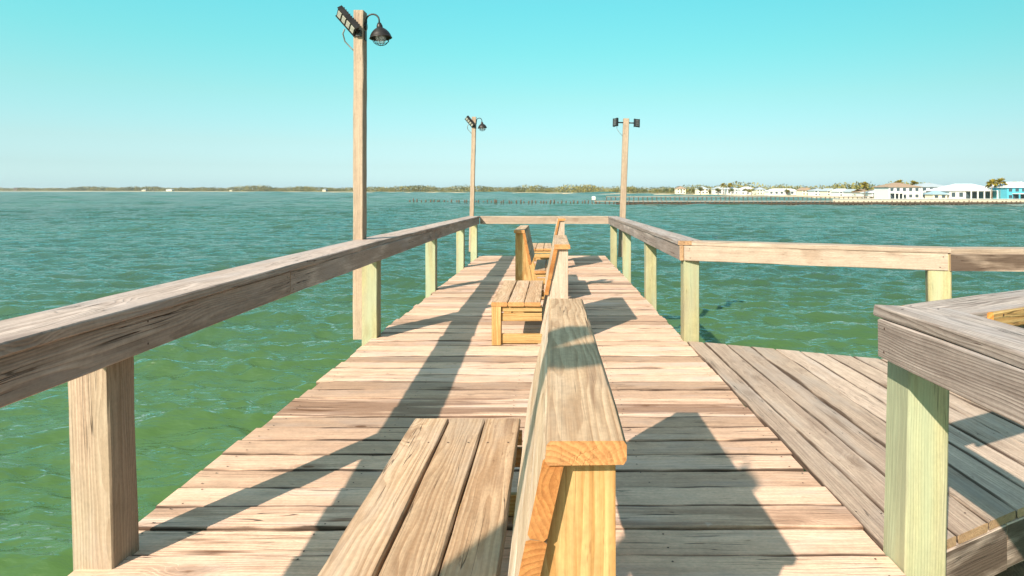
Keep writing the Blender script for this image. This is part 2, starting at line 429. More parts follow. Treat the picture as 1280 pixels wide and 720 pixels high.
# ------------------------------------------------------------------ benches
def make_bench(h=.92, L=1.61, sh=.40, postm=None):
    root = empty('bench')
    # seat: three planks, front at -x
    b = MB()
    for k in range(3):
        timber(b, (-.586 + k * .156, 0, sh - .019), (-.586 + k * .156, L, sh - .019), .149, .038, ch=.006, jit=.0014, bow=random.gauss(0, .002))
        for yy in (.28, L - .28):
            for s in (-.04, .04):
                cx = -.586 + k * .156 + s; rr = .0042
                q = [(cx + rr * math.cos(a), yy + rr * math.sin(a), sh + .0025) for a in np.linspace(0, 2 * math.pi, 7)[:-1]]
                b.add(q, [tuple(range(6))], mi=1)
    b.build('seat', [M['seat'], M['nail']], root)
    # tapered back posts
    tx, bx_ = -.040, -.228
    for y0 in (.035, L - .125):
        b = MB(); prism(b, [(bx_, 0), (.055, 0), (.055, h - .041), (tx, h - .041)], y0, y0 + .09); b.build('back_post', postm or M['pine'], root)
    # backrest boards on the slope
    b = MB(); ztop = h - .041; sv = Vector((bx_ - tx, 0, -ztop)).normalized(); nv = Vector((-sv.z, 0, sv.x)) * -1
    if nv.x > 0: nv = -nv
    for k in range(3):
        c = Vector((tx, 0, ztop)) + sv * (.0715 + k * .148) + nv * .0195
        timber(b, c + Vector((0, .006 + k * .004, 0)), c + Vector((0, L - .006, 0)), .1472, .038, up=nv, ch=.006, jit=.0018)
    b.build('backrest', M['benchback'], root)
    b = MB(); timber(b, (0, 0, h - .0205), (0, L, h - .0205), .147, .043, ch=.007, jit=.0015); b.build('back_cap', M['seat'], root)
    for y0 in (.05, L - .05):
        b = MB(); timber(b, (-.612, y0, 0), (-.612, y0, sh - .040), .089, .089, up=(0, 1, 0)); b.build('leg', M['pine'], root)
        for z, t in ((.335, .055), (.255, .075), (.055, .088)):
            b = MB(); timber(b, (-.565, y0, z), (-.19, y0, z), .038, t); b.build('stretcher', M['pine'], root)
    b = MB(); timber(b, (-.612, .10, sh - .085), (-.612, L - .10, sh - .085), .038, .088, up=(0, 0, 1)); b.build('apron', M['pine'], root)
    return root
M['benchback'] = wood('backrest_wood', (.50, .375, .25), (.33, .215, .125), (.26, .13, .05), .4, rings=.4, tonevar=.25, blotch=(.52, .44, .36), edge=.2, endc=(.78, .46, .20))

def setb(b, x, yy, rz, label):
    b.location = (x, yy, dz(yy)); b.rotation_euler = (-SL if rz == 0 else SL, 0, rz)
    tag(b, label, 'bench', 'wooden benches along the middle of the pier')
b1 = make_bench(L=1.65); setb(b1, .062, 1.13, 0, 'nearest wooden bench, brown plank seat facing left, cut off at the bottom of the view')
b2 = make_bench(.935, postm=M['pale']); setb(b2, .095, 5.94, 0, 'yellow pine bench facing left with open stretchered side, second from the viewer')
b3 = make_bench(.945); setb(b3, -.44, 8.6 + 1.61, math.pi, 'pine bench turned to face right, its upright tapered back post towards the viewer')
b4 = make_bench(.985, postm=M['pale']); setb(b4, .19, 12.5, 0, 'farthest small bench facing left just before the end railing')

# ------------------------------------------------------------------ lamp posts
def flood(parent, c, a, n, L=.26, Wd=.15, T=.045):
    a = Vector(a).normalized(); n = Vector(n); n = (n - a * n.dot(a)).normalized(); w = n.cross(a)
    m = Matrix((a, w, n)).transposed(); c = Vector(c)
    b = MB(); box(b, c, (L, Wd, T), m)
    for k in range(9):   # cooling fins on the back
        box(b, c + m @ Vector((-L / 2 + .02 + k * (L - .04) / 8, 0, -T / 2 - .011)), (.007, Wd * .92, .024), m)
    box(b, c + m @ Vector((0, Wd / 2 + .004, 0)), (L + .012, .010, T + .012), m)
    box(b, c + m @ Vector((0, -Wd / 2 - .004, 0)), (L + .012, .010, T + .012), m)
    f = b.build('flood_light', M['bronze'], parent)
    b = MB()
    for k in range(4):
        box(b, c + m @ Vector((-L / 2 + .036 + k * (L - .072) / 3, 0, T / 2 + .003)), (L * .17, Wd * .66, .008), m)
    b.build('lens', M['led'], f)
    return f
def barn_lamp(root, top, shx=.115):
    f = MB()   # gooseneck arm: out of the pole's right face, over and down
    z = top
    pts = [(.05, 0, z - .135), (.062, 0, z - .10)] + [(.056 + .068 - .064 * math.cos(t), 0, z - .085 + .062 * math.sin(t)) for t in np.linspace(.1, math.pi - .1, 10)] + [(.190, 0, z - .13)]
    tube(f, pts, .0085, 8)
    lathe(f, [(.0, -.0), (.042, 0), (.042, .012), (0, .014)], 16, Matrix.Translation((.05, 0, z - .14)) @ Matrix.Rotation(R(90), 4, 'Y'))
    arm = f.build('gooseneck', M['bronze'], root)
    T = Matrix.Translation((.19, 0, z - .12)) @ Matrix.Rotation(R(-6), 4, 'Y')
    s = MB()
    lathe(s, [(.0, .012), (.018, .01), (.024, -.006), (.030, -.02), (.030, -.038), (.042, -.045), (.062, -.060), (.085, -.085), (.100, -.112), (.106, -.135), (.112, -.140), (.108, -.144), (.100, -.135), (.080, -.092), (.03, -.055), (0, -.05)], 28, T)
    s.build('lamp_shade', M['bronze'], arm)
    g = MB(); lathe(g, [(.028, -.07), (.046, -.10), (.052, -.14), (.044, -.175), (.024, -.193), (0, -.198)], 18, T); g.build('glass_globe', M['glass'], arm)
    w = MB()
    for q in range(4):
        A = q * math.pi / 4
        tube(w, [T @ Vector((.085 * math.cos(t) * math.cos(A), .085 * math.cos(t) * math.sin(A), -.14 - .075 * math.sin(t))) for t in np.linspace(0, math.pi, 13)], .0028, 5)
    tube(w, [T @ Vector((.074 * math.cos(t), .074 * math.sin(t), -.178)) for t in np.linspace(0, 2 * math.pi, 19)], .0028, 5)
    w.build('wire_guard', M['bronze'], arm)
def make_lamp(h=3.05, seed=1):
    root = empty('lamp_post')
    b = MB(); timber(b, (0, 0, 0), (0, 0, h), .098, .138, up=(0, 1, 0), nseg=20, jit=.0012, ch=.007); b.build('pole', M['pole'], root)
    f = flood(root, (-.085, -.125, h - .125), (.66, 0, -.75), (-.60, -.55, -.55), Wd=.125, T=.04)
    b = MB(); box(b, (.01, -.085, h - .235), (.05, .03, .06)); tube(b, [(.01, -.09, h - .235), (-.01, -.105, h - .215), (-.03, -.115, h - .19)], .014, 8)
    b.build('bracket', M['bronze'], f)
    b = MB(); tube(b, [(-.12, -.11, h - .20), (-.15, -.07, h - .235), (-.145, -.02, h - .30), (-.09, 0, h - .36), (-.05, .0, h - .40)], .007, 6); b.build('cable', M['wire'], root)
    b = MB(); box(b, (.052, 0, h - .24), (.012, .05, .09)); b.build('junction_plate', M['bronze'], root)
    barn_lamp(root, h)
    return root
l1 = make_lamp(3.24); l1.location = (-1.911, 6.36, dz(6.36) - .02); l1.rotation_euler = (0, R(.1), 0)
tag(l1, 'tallest lamp post on the left with flood light and gooseneck barn lamp', 'lamp post', 'lamp posts fixed to the pier railings')
l2 = copy_tree(l1); l2.location = (-1.95, 15.42, -.09); l2.rotation_euler = (0, R(1.3), R(2))
tag(l2, 'lamp post at the far left corner of the pier with a small dark barn lamp', 'lamp post', 'lamp posts fixed to the pier railings')
l0 = copy_tree(l1); l0.location = (-1.75, -.82, dz(-.82) - .20); l0.rotation_euler = (0, 0, 0)
tag(l0, 'lamp post behind the viewer on the left railing, known only from its shadow', 'lamp post', 'lamp posts fixed to the pier railings')
l3 = empty('lamp_post', (1.665, 15.42, dz(15.42) - .02), 0, 0, R(2.1))
tag(l3, 'lamp post at the far right corner carrying two black flood lights on side arms', 'lamp post', 'lamp posts fixed to the pier railings')
h = 3.33
b = MB(); timber(b, (0, 0, 0), (0, 0, h), .138, .138, up=(0, 1, 0), nseg=16, ch=.01); b.build('pole', M['pole'], l3)
for s, nn in ((-1, (-.75, -.6, -.25)), (1, (.25, -.95, -.12))):
    b = MB(); tube(b, [(s * .06, 0, h - .10), (s * .15, -.01, h - .10), (s * .20, -.02, h - .10)], .016, 8)
    f = flood(l3, (s * .255, -.03, h - .10), (0, .12, 1), nn, L=.19, Wd=.12, T=.045)
    b.build('arm', M['black'], f)
    for ch in kids(f):
        if ch.name.startswith('lens'): ch.data.materials[0] = M['lens']
    f.data.materials[0] = M['black']
b = MB(); tube(b, [(-.22, 0, h - .18), (-.21, .01, h - .26), (-.15, .02, h - .34), (-.07, .02, h - .42)], .005, 5); b.build('cable', M['wire'], l3)

# ------------------------------------------------------------------ water
def water_mat():
    t = NT('green_bay_water')
    g = t.node('ShaderNodeNewGeometry').outputs['Position']
    big = t.noise(t.vmath('MULTIPLY', g, (.05, .09, 1)), 1, 3)
    gx = t.sep(g); ax = t.math('SUBTRACT', gx[0], -.2)
    dd = t.math('SQRT', t.math('ADD', t.math('MULTIPLY', ax, ax), t.math('MULTIPLY', gx[1], gx[1])))
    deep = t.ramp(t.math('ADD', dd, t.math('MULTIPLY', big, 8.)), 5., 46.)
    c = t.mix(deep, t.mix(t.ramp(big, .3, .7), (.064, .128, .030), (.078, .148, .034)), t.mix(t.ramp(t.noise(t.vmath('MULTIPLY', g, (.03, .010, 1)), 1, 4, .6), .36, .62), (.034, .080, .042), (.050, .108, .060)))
    h1 = t.noise(t.vmath('MULTIPLY', g, (.55, 1.35, 1)), 1.0, 4, .6)
    h2 = t.noise(t.vmath('MULTIPLY', g, (1.7, 5.8, 1)), 1.0, 4, .56)
    h3 = t.noise(t.vmath('MULTIPLY', g, (.14, .05, 1)), 1.0, 5, .68)
    h = t.math('ADD', t.math('MULTIPLY', h1, .34), t.math('MULTIPLY', h2, .105))
    h = t.math('MULTIPLY', h, t.ramp(dd, 3., 22., .8, 1.))
    h = t.math('ADD', h, t.math('MULTIPLY', h3, t.ramp(dd, 30., 140., 0., 3.)))
    bm = t.node('ShaderNodeBump'); t.put(bm.inputs['Height'], h); bm.inputs['Strength'].default_value = 1.0; bm.inputs['Distance'].default_value = .6
    nrm_ = bm.outputs[0]
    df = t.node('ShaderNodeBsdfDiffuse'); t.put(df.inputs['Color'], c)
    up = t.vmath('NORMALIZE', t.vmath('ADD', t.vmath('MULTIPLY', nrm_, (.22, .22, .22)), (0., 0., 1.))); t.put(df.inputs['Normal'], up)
    gl = t.node('ShaderNodeBsdfGlossy'); gl.inputs['Roughness'].default_value = .05; t.put(gl.inputs['Normal'], nrm_)
    fr = t.node('ShaderNodeFresnel'); fr.inputs['IOR'].default_value = 1.41; t.put(fr.inputs['Normal'], nrm_)
    ms = t.node('ShaderNodeMixShader'); t.l.new(fr.outputs[0], ms.inputs[0]); t.l.new(df.outputs[0], ms.inputs[1]); t.l.new(gl.outputs[0], ms.inputs[2])
    t.l.new(ms.outputs[0], t.n['Material Output'].inputs['Surface']); t.n.remove(t.p)
    return t.m
def build_water():
    th_f = np.arange(-52, 52.01, .2); th_b = np.arange(54, 307, 3.0)
    th = np.radians(np.concatenate([th_f, th_b])); nt = len(th)
    r = [.6]
    while r[-1] < 4500: r.append(r[-1] + max(.07, (.0055 if r[-1] < 160 else .010 if r[-1] < 1500 else .05) * r[-1]))
    r = np.array(r); nr = len(r)
    RR, TH = np.meshgrid(r, th, indexing='ij')
    X = RR * np.sin(TH); Y = RR * np.cos(TH)
    dr = np.gradient(r)[:, None]
    sp = np.maximum(dr, RR * np.radians(.2)) * np.ones_like(X)
    back = (np.degrees(TH) > 53) & (np.degrees(TH) < 307); sp = np.where(back, RR * np.radians(3.0), sp)
    Z = np.zeros_like(X); DX = np.zeros_like(X); DY = np.zeros_like(X)
    g = np.random.default_rng(11)
    N = 190
    lam = np.concatenate([np.exp(g.uniform(np.log(.3), np.log(6.0), 125)), np.exp(g.uniform(np.log(5.0), np.log(60.), 65))])
    for k in range(N):
        l = lam[k]; d = math.radians(g.normal(190, 20 if l > 1.5 else 30))
        kx, ky = math.sin(d) * 2 * math.pi / l, math.cos(d) * 2 * math.pi / l
        a = (.0084 * l ** .95 * math.exp(-((l / 3.8) ** 2)) if k < 125 else .0044 * l) * g.uniform(.6, 1.3)
        wgt = np.clip((l / sp - 2.0) / 1.5, 0, 1)
        if k >= 125: wgt = wgt * np.exp(-(np.log(RR / (18. * l)) ** 2) / .6)
        ph = kx * X + ky * Y + g.uniform(0, 6.283)
        Z += wgt * a * np.cos(ph)
        DX -= wgt * a * math.sin(d) * np.sin(ph); DY -= wgt * a * math.cos(d) * np.sin(ph)
    V = np.stack([X + DX * .4, Y + DY * .4, WATER_Z + Z], -1).reshape(-1, 3)
    idx = np.arange(nr * nt).reshape(nr, nt)
    a = idx[:-1, :]; b = idx[1:, :]
    F = np.stack([a, np.roll(a, -1, 1), np.roll(b, -1, 1), b], -1).reshape(-1, 4)
    F = F[:, ::-1]
    me = bpy.data.meshes.new('water')
    me.vertices.add(len(V)); me.vertices.foreach_set('co', V.astype(np.float32).ravel())
    nf = len(F); cap = idx[0, :]
    me.loops.add(nf * 4 + nt); me.loops.foreach_set('vertex_index', np.concatenate([F.ravel(), cap[::-1]]).astype(np.int32))
    me.polygons.add(nf + 1)
    me.polygons.foreach_set('loop_start', np.concatenate([np.arange(nf) * 4, [nf * 4]]).astype(np.int32))
    me.polygons.foreach_set('loop_total', np.concatenate([np.full(nf, 4), [nt]]).astype(np.int32))
    me.polygons.foreach_set('use_smooth', np.ones(nf + 1, dtype=bool))
    me.update(calc_edges=True)
    if me.polygons[0].normal.z < 0: me.flip_normals()
    me.materials.append(water_mat())
    o = bpy.data.objects.new('water', me); col.objects.link(o)
    tag(o, 'choppy green bay water under and around the pier', None, None, 'structure')
build_water()

# ------------------------------------------------------------------ far shore.  q = sideways/forward ratio of a bearing
def shoreD(q):
    return np.interp(q, [-3.0, -.8625, -.34, -.06, .10, .21, .39, .47, .55, .75, 1.6],
                        [1500, 1500, 880, 640, 500, 430, 320, 245, 186, 178, 176])
def at(q, D, z): return Vector((q * D, D, z))
def land_mat():
    t = NT('shore_ground')
    g = t.node('ShaderNodeNewGeometry').outputs['Position']; z = t.sep(g)[2]
    n = t.noise(t.vmath('MULTIPLY', g, (.05, .05, .05)), 1, 5, .6)
    c = t.mix(t.ramp(n, .4, .6), (.11, .12, .035), (.24, .20, .09))
    c = t.mix(t.ramp(t.math('ADD', z, t.math('MULTIPLY', n, .5)), -1.55, -1.35), (.46, .36, .22), c)
    t.l.new(c, t.p.inputs['Base Color']); t.p.inputs['Roughness'].default_value = .95
    return t.m
qs = np.concatenate([np.arange(-3, -.9, .15), np.arange(-.9, .8, .01), np.arange(.8, 1.61, .1)])
rows = [(-6, -3.2), (0, -2.62), (7, -1.95), (22, -1.62), (60, -1.55), (300, -1.2), (800, -.9)]
V = []; F = []
for q in qs:
    D0 = shoreD(q) * (1 + .012 * math.sin(q * 90) + .008 * math.sin(q * 231))
    for dd, z in rows:
        k = dd * (min(2.2, D0 / 250))
        V.append(at(q, D0 + k, z))
nr = len(rows)
for i in range(len(qs) - 1):
    for j in range(nr - 1):
        F.append((i * nr + j, (i + 1) * nr + j, (i + 1) * nr + j + 1, i * nr + j + 1))
mb = MB(); mb.add(V, F); tag(mb.build('land', land_mat()), 'low sandy shoreline curving round the far side of the bay', None, None, 'structure')

def leaf_mat(name, c1, c2):
    t = NT(name)
    g = t.attr('brnd'); n = t.sep(g)[0]
    t.l.new(t.mix(n, c1, c2), t.p.inputs['Base Color'])
    t.p.inputs['Roughness'].default_value = .7; t.p.inputs['Specular IOR Level'].default_value = .2
    return t.m
M['leaf'] = leaf_mat('olive_foliage', (.03, .045, .012), (.26, .21, .055))
M['leaf2'] = leaf_mat('dry_foliage', (.09, .075, .02), (.22, .17, .04))
M['leafd'] = leaf_mat('dark_foliage', (.03, .05, .015), (.10, .11, .03))
M['palm'] = leaf_mat('palm_foliage', (.10, .095, .015), (.30, .22, .03))
M['bark'] = plain('grey_bark', (.17, .12, .08), .9)

def leaf_clump(mb, c, rx, ry, rz, n, size, shade=None):
    for _ in range(n):
        d = rng.normal(size=3); d /= np.linalg.norm(d); rad = rng.uniform(.45, 1.0) ** .6
        p = Vector((c[0] + d[0] * rx * rad, c[1] + d[1] * ry * rad, c[2] + d[2] * rz * rad))
        u = Vector(rng.normal(size=3)).normalized(); w = u.orthogonal().normalized(); s = size * rng.uniform(.6, 1.3)
        v = shade if shade is not None else rng.uniform(0, 1)
        mb.add([p + u * s, p - u * .5 * s + w * .8 * s, p - u * .5 * s - w * .8 * s], [(0, 1, 2)], rnd=(float(np.clip(v + rng.normal() * .18, 0, 1)), .5, .5))

# far woods, one mass along the whole shore
mb = MB()
q = -1.25
while q < 1.5:
    D0 = shoreD(q); k = min(2.2, D0 / 250)
    D = D0 + (32 + rng.uniform(0, 75)) * k
    if q > .5: D = D0 + rng.uniform(75, 130)
    hgt = rng.uniform(4.4, 7.4) * (1.3 if D0 > 1000 else 1.15 if D0 > 600 else 1.0) * (.75 + .45 * abs(math.sin(q * 37) * math.sin(q * 13 + 1)))
    if q > .5: hgt *= .8
    wdt = hgt * rng.uniform(.8, 1.7)
    leaf_clump(mb, at(q, D, -1.55 + hgt * .5), wdt, wdt * .8, hgt * .56, 110, hgt * .105, rng.uniform(.1, .9))
    q += wdt / D * rng.uniform(.13, .32)
tag(mb.build('far_woods', M['leaf']), 'low line of olive woods along the far shore of the bay', None, None, 'stuff')

# individual shore trees
def make_tree(mat, h, w, seed):
    root = empty('shore_tree'); b = MB()
    tube(b, [(0, 0, -.4), (.05 * h, 0, h * .3), (-.02 * h, 0, h * .62)], [.05 * h, .04 * h, .02 * h], 7)
    for s in (-1, 1): tube(b, [(.04 * h, 0, h * .28), (s * w * .4, .1, h * .6)], [.025 * h, .01 * h], 5)
    b.build('trunk', M['bark'], root)
    b = MB()
    for _ in range(9):
        a = rng.uniform(0, 6.28); rr = rng.uniform(0, .75) * w
        leaf_clump(b, (rr * math.cos(a), rr * math.sin(a), h * rng.uniform(.5, .86)), w * .42, w * .42, h * .17, 60, h * .06, rng.uniform(.0, 1))
    b.build('crown', mat, root)
    return root
protos = [make_tree(M['leaf'], 5.0, 2.6, 1), make_tree(M['leafd'], 4.6, 3.0, 2), make_tree(M['leaf2'], 4.2, 2.4, 3)]
first = [True] * 3
tl = ['olive green bushy tree in the shoreline row between the far houses', 'dark green rounded tree in the shoreline row between the far houses', 'straw coloured dry tree in the shoreline row between the far houses']
def put_tree(k, u, D, s):
    o = protos[k] if first[k] else copy_tree(protos[k]); first[k] = False
    q = (u - 690) / 800
    o.location = at(q, D, -1.6); o.scale = (s, s, s * rng.uniform(.85, 1.15)); o.rotation_euler = (0, 0, rng.uniform(0, 6.28))
    tag(o, tl[k], 'tree', ['olive shoreline trees', 'dark shoreline trees', 'dry shoreline trees'][k])
for u in list(range(770, 1112, 9)):
    q = (u - 690) / 800
    put_tree(int(rng.choice([0, 0, 1, 2])), u + rng.uniform(-3, 3), shoreD(q) + (rng.uniform(12, 44) if u < 1005 else rng.uniform(36, 60)), rng.uniform(.5, 1.0))
for u, D, s in ((1107, 214, .55), (1098, 210, .5), (1176, 206, .5), (1183, 204, .45), (1268, 214, .8)):
    put_tree(2 if u in (1176, 1183) else 1, u, D, s)

def make_palm(h, cr):
    root = empty('palm_tree'); b = MB()
    tube(b, [(0, 0, -.3), (.08, 0, h * .4), (.0, 0, h)], [.20, .15, .13], 8); b.build('trunk', M['bark'], root)
    b = MB()
    for _ in range(46):
        a = rng.uniform(0, 6.28); e = rng.uniform(-.7, 1.3); L = cr * rng.uniform(.8, 1.1)
        d = Vector((math.cos(a) * math.cos(e), math.sin(a) * math.cos(e), math.sin(e))); sd = Vector((-math.sin(a), math.cos(a), 0))
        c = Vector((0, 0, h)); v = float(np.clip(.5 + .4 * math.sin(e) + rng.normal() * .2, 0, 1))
        p1 = c + d * L * .55; p2 = c + d * L + Vector((0, 0, -.3 * L))
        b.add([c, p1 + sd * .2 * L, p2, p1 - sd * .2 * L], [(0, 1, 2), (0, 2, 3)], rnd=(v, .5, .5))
    b.build('crown', M['palm'], root)
    return root
pm = make_palm(4.9, 1.9); firstp = True
for u, D, s, lab in ((1240, 186, 1.0, 'left one of the two yellow green palms before the long white waterfront house'),
                     (1250.5, 187, 1.06, 'right one of the two yellow green palms before the long white waterfront house'),
                     (1124, 214, 1.04, 'palm showing its crown above the left end of the brown roofed house'),
                     (1142, 216, 1.0, 'small palm crown just above the ridge of the brown roofed house'),
                     (1081, 238, .98, 'tallest thin palm above the small gabled houses'),
                     (904, 410, 1.2, 'palm above the left white shore house among the trees'),
                     (913, 412, 1.2, 'palm above the right half of the left white shore house')):
    o = pm if firstp else copy_tree(pm); firstp = False
    o.location = at((u - 690) / 800, D, -1.6); o.scale = (s, s, s); o.rotation_euler = (0, 0, rng.uniform(0, 6))
    tag(o, lab, 'palm tree', 'palms on the far shore')

# ------------------------------------------------------------------ houses
M['white'] = plain('white_house_paint', (.56, .54, .50), .7, var=.06)
M['cream'] = plain('cream_house_paint', (.66, .58, .42), .7, var=.08)
M['brownroof'] = plain('brown_shingle_roof', (.30, .20, .13), .9, var=.2, scale=6)
M['greyroof'] = plain('grey_metal_roof', (.34, .37, .38), .6, var=.12)
M['blueroof'] = plain('blue_grey_roof', (.26, .36, .40), .6, var=.1)
M['whiteroof'] = plain('white_metal_roof', (.62, .61, .59), .55, var=.05)
M['teal'] = plain('teal_house_paint', (.08, .36, .44), .7, var=.08)
M['window'] = plain('dark_window_glass', (.05, .07, .08), .15, spec=.6)
M['stone'] = plain('pale_seawall_concrete', (.48, .41, .30), .9, var=.15)
M['dark'] = plain('dark_brick', (.10, .075, .07), .9)

def hip(mb, x0, x1, y0, y1, z, rh, ov=.4, gable=False, axis='x', t=.14):
    x0 -= ov; x1 += ov; y0 -= ov; y1 += ov
    if axis == 'x':
        ins = 0 if gable else (y1 - y0) / 2 * .9
        A = (x0 + ins, (y0 + y1) / 2, z + rh); B = (x1 - ins, (y0 + y1) / 2, z + rh)
        V = [(x0, y0, z), (x1, y0, z), (x1, y1, z), (x0, y1, z), A, B]
        F = [(0, 1, 5, 4), (2, 3, 4, 5), (1, 2, 5), (3, 0, 4)]
    else:
        ins = 0 if gable else (x1 - x0) / 2 * .9
        A = ((x0 + x1) / 2, y0 + ins, z + rh); B = ((x0 + x1) / 2, y1 - ins, z + rh)
        V = [(x0, y0, z), (x1, y0, z), (x1, y1, z), (x0, y1, z), A, B]
        F = [(0, 1, 4), (1, 2, 5, 4), (2, 3, 5), (3, 0, 4, 5)]
    V = V + [(a, b, z - t) for a, b in ((x0, y0), (x1, y0), (x1, y1), (x0, y1))]
    F = F + [(0, 6, 7, 1), (1, 7, 8, 2), (2, 8, 9, 3), (3, 9, 6, 0), (9, 8, 7, 6)]
    mb.add(V, F)

def house(label, u0, u1, D, storeys, wall, roof, depth=8, rh=1.6, sh=2.3, nwin=4, gable=False, axis='x', base=-1.62, porch=None, group=None, name='shore_house', raise_=0):
    qa, qb = (u0 - 690) / 800, (u1 - 690) / 800; w = (qb - qa) * D
    root = tag(empty(name, at((qa + qb) / 2, D, base)), label, 'house', group)
    h = storeys * sh; b = MB(); box(b, (0, depth / 2, h / 2 - .3 + raise_ / 2), (w, depth, h + .6 + raise_)); b.build('wall', wall, root)
    b = MB(); hip(b, -w / 2, w / 2, 0, depth, h + raise_, rh, .45, gable, axis); b.build('roof', roof, root)
    if gable and axis == 'y':
        b = MB(); b.add([(-w / 2, 0, h), (w / 2, 0, h), (0, 0, h + rh * .93), (-w / 2, .2, h), (w / 2, .2, h), (0, .2, h + rh * .93)], [(0, 1, 2), (5, 4, 3), (0, 3, 4, 1), (1, 4, 5, 2), (2, 5, 3, 0)]); b.build('gable', wall, root)
    for s in range(storeys):
        for k in range(nwin):
            x = -w / 2 + w * (k + .5) / nwin
            b = MB(); ww = min(1.3, w / nwin * .5)
            box(b, (x, -.01, s * sh + sh * .55 + raise_), (ww, .08, sh * .48)); f = b.build('window', M['window'], root)
            b = MB(); box(b, (x, -.04, s * sh + sh * .29 + raise_), (ww + .2, .14, .09)); b.build('sill', wall, f)
    if porch:
        px0, px1, np_, pm_ = porch
        pw = px1 - px0
        b = MB(); box(b, ((px0 + px1) / 2, -1.5, sh), (pw, 2.9, .22)); b.build('porch_roof', pm_, root)
        for k in range(np_):
            b = MB(); box(b, (px0 + .15 + (pw - .3) * k / (np_ - 1), -2.75, sh / 2 - .15), (.28, .28, sh - .1 + .3)); b.build('column', wall, root)
        b = MB(); box(b, ((px0 + px1) / 2, -.05, sh * .5), (pw * .9, .12, sh * .72)); b.build('porch_glass', M['window'], root)
    return root
H = 'houses along the far shore'
house('big two storey white house with brown hip roof on the waterfront', 1111, 1150, 196, 2, M['white'], M['brownroof'], 9, 1.3, 1.95, 5, group=H, porch=(-4.5, -.6, 4, M['white']))
house('two storey house with grey metal roof and open balconies beside the brown roofed house', 1151, 1187, 204, 2, M['white'], M['greyroof'], 9, 1.2, 2.0, 4, group=H, porch=(-4, 2.5, 5, M['blueroof']))
house('low annex with blue grey roof in front of the grey roofed house', 1166, 1184, 190, 1, M['cream'], M['blueroof'], 4, 1.1, 1.7, 2, group=H)
house('long low white house with large white metal roof and columned porch', 1187, 1254, 190, 1, M['white'], M['whiteroof'], 12, 2.1, 2.7, 7, group=H, porch=(-3.5, 4.5, 5, M['whiteroof']))
house('bright teal house with white gable roof at the right edge', 1259, 1292, 184, 2, M['teal'], M['whiteroof'], 9, 1.6, 1.85, 4, True, 'y', group=H, porch=(-2.4, 3.2, 4, M['white']))
small = [(946, 957, 380, 'small grey roofed cream cottage between the pointed gable house and the long low building', M['greyroof'], False),
         (1003, 1015, 300, 'brown roofed cream cottage right of the long low white building', M['brownroof'], True),
         (846, 857, 430, 'low brown roofed cream cottage among the trees at the far pier end', M['brownroof'], False),
         (872, 886, 420, 'low cream house with grey roof just left of the white gabled houses', M['greyroof'], False),
         (893, 908, 392, 'white gabled house leftmost in the white group on the shore', M['greyroof'], True),
         (909, 923, 396, 'white house joined to the right of the leftmost gabled house', M['whiteroof'], False),
         (926, 944, 388, 'taller white house with pointed gable past a gap of trees', M['whiteroof'], True),
         (961, 1000, 350, 'long low white building with flat pale roof behind the far pier', M['whiteroof'], False),
         (1018, 1032, 290, 'white house with grey roof left of the yellow bushes', M['greyroof'], False),
         (1034, 1046, 282, 'cream house with grey gable in the middle of the small houses', M['greyroof'], True),
         (1049, 1063, 268, 'white gabled house with white roof among the small houses', M['whiteroof'], True),
         (1065, 1075, 258, 'narrow white house with grey roof among the small houses', M['greyroof'], True),
         (1077, 1089, 248, 'white house with brown roof just left of the pale villa', M['brownroof'], False),
         (1090, 1108, 238, 'pale villa with white roof left of the big brown roofed house', M['whiteroof'], False)]
for u0, u1, D, lab, rf, gb in small:
    D = float(shoreD((u0 + u1 - 1380) / 1600)) + 26 if D > 245 else D
    house(lab, u0, u1, D, 1 if u1 - u0 > 30 else 2, M['cream'] if 'cream' in lab else M['white'], rf, 8, .0042 * D, .0040 * D if u1 - u0 < 30 else .0058 * D, 3 if u1 - u0 < 30 else 6, gb, 'y' if gb else 'x', group=H)
far = [(16, 23, 'dark square tower block'), (176, 183, 'small grey shed'), (206, 216, 'long cream house'), (286, 292, 'tiny cream house'), (402, 408, 'pale grey house')]
where = ['standing above the far shore near the left end', 'on the far left shore near a pale beach', 'low on the far left shore', 'midway along the far left shore', 'left of the tallest lamp post on the far shore']
for (u0, u1, nm), wh in zip(far, where):
    q = ((u0 + u1) / 2 - 690) / 800; D = shoreD(q) + 75
    w = (u1 - u0) / 800 * D * .7; hh = 3.2 if 'tower' not in nm else (7.6 if 'dark' in nm else 7)
    root = tag(empty('far_house', at(q, D, -1.7)), nm + ' ' + wh, 'house', H)
    b = MB(); box(b, (0, 5, hh / 2), (w, 10, hh)); b.build('wall', M['dark'] if 'dark' in nm else (M['stone'] if 'grey' in nm else M['white'] if 'white' in nm else M['cream']), root)
    b = MB(); hip(b, -w / 2, w / 2, 0, 10, hh, 1.4 if 'dark' not in nm else .3, .5); b.build('roof', M['greyroof'] if 'dark' not in nm else M['dark'], root)

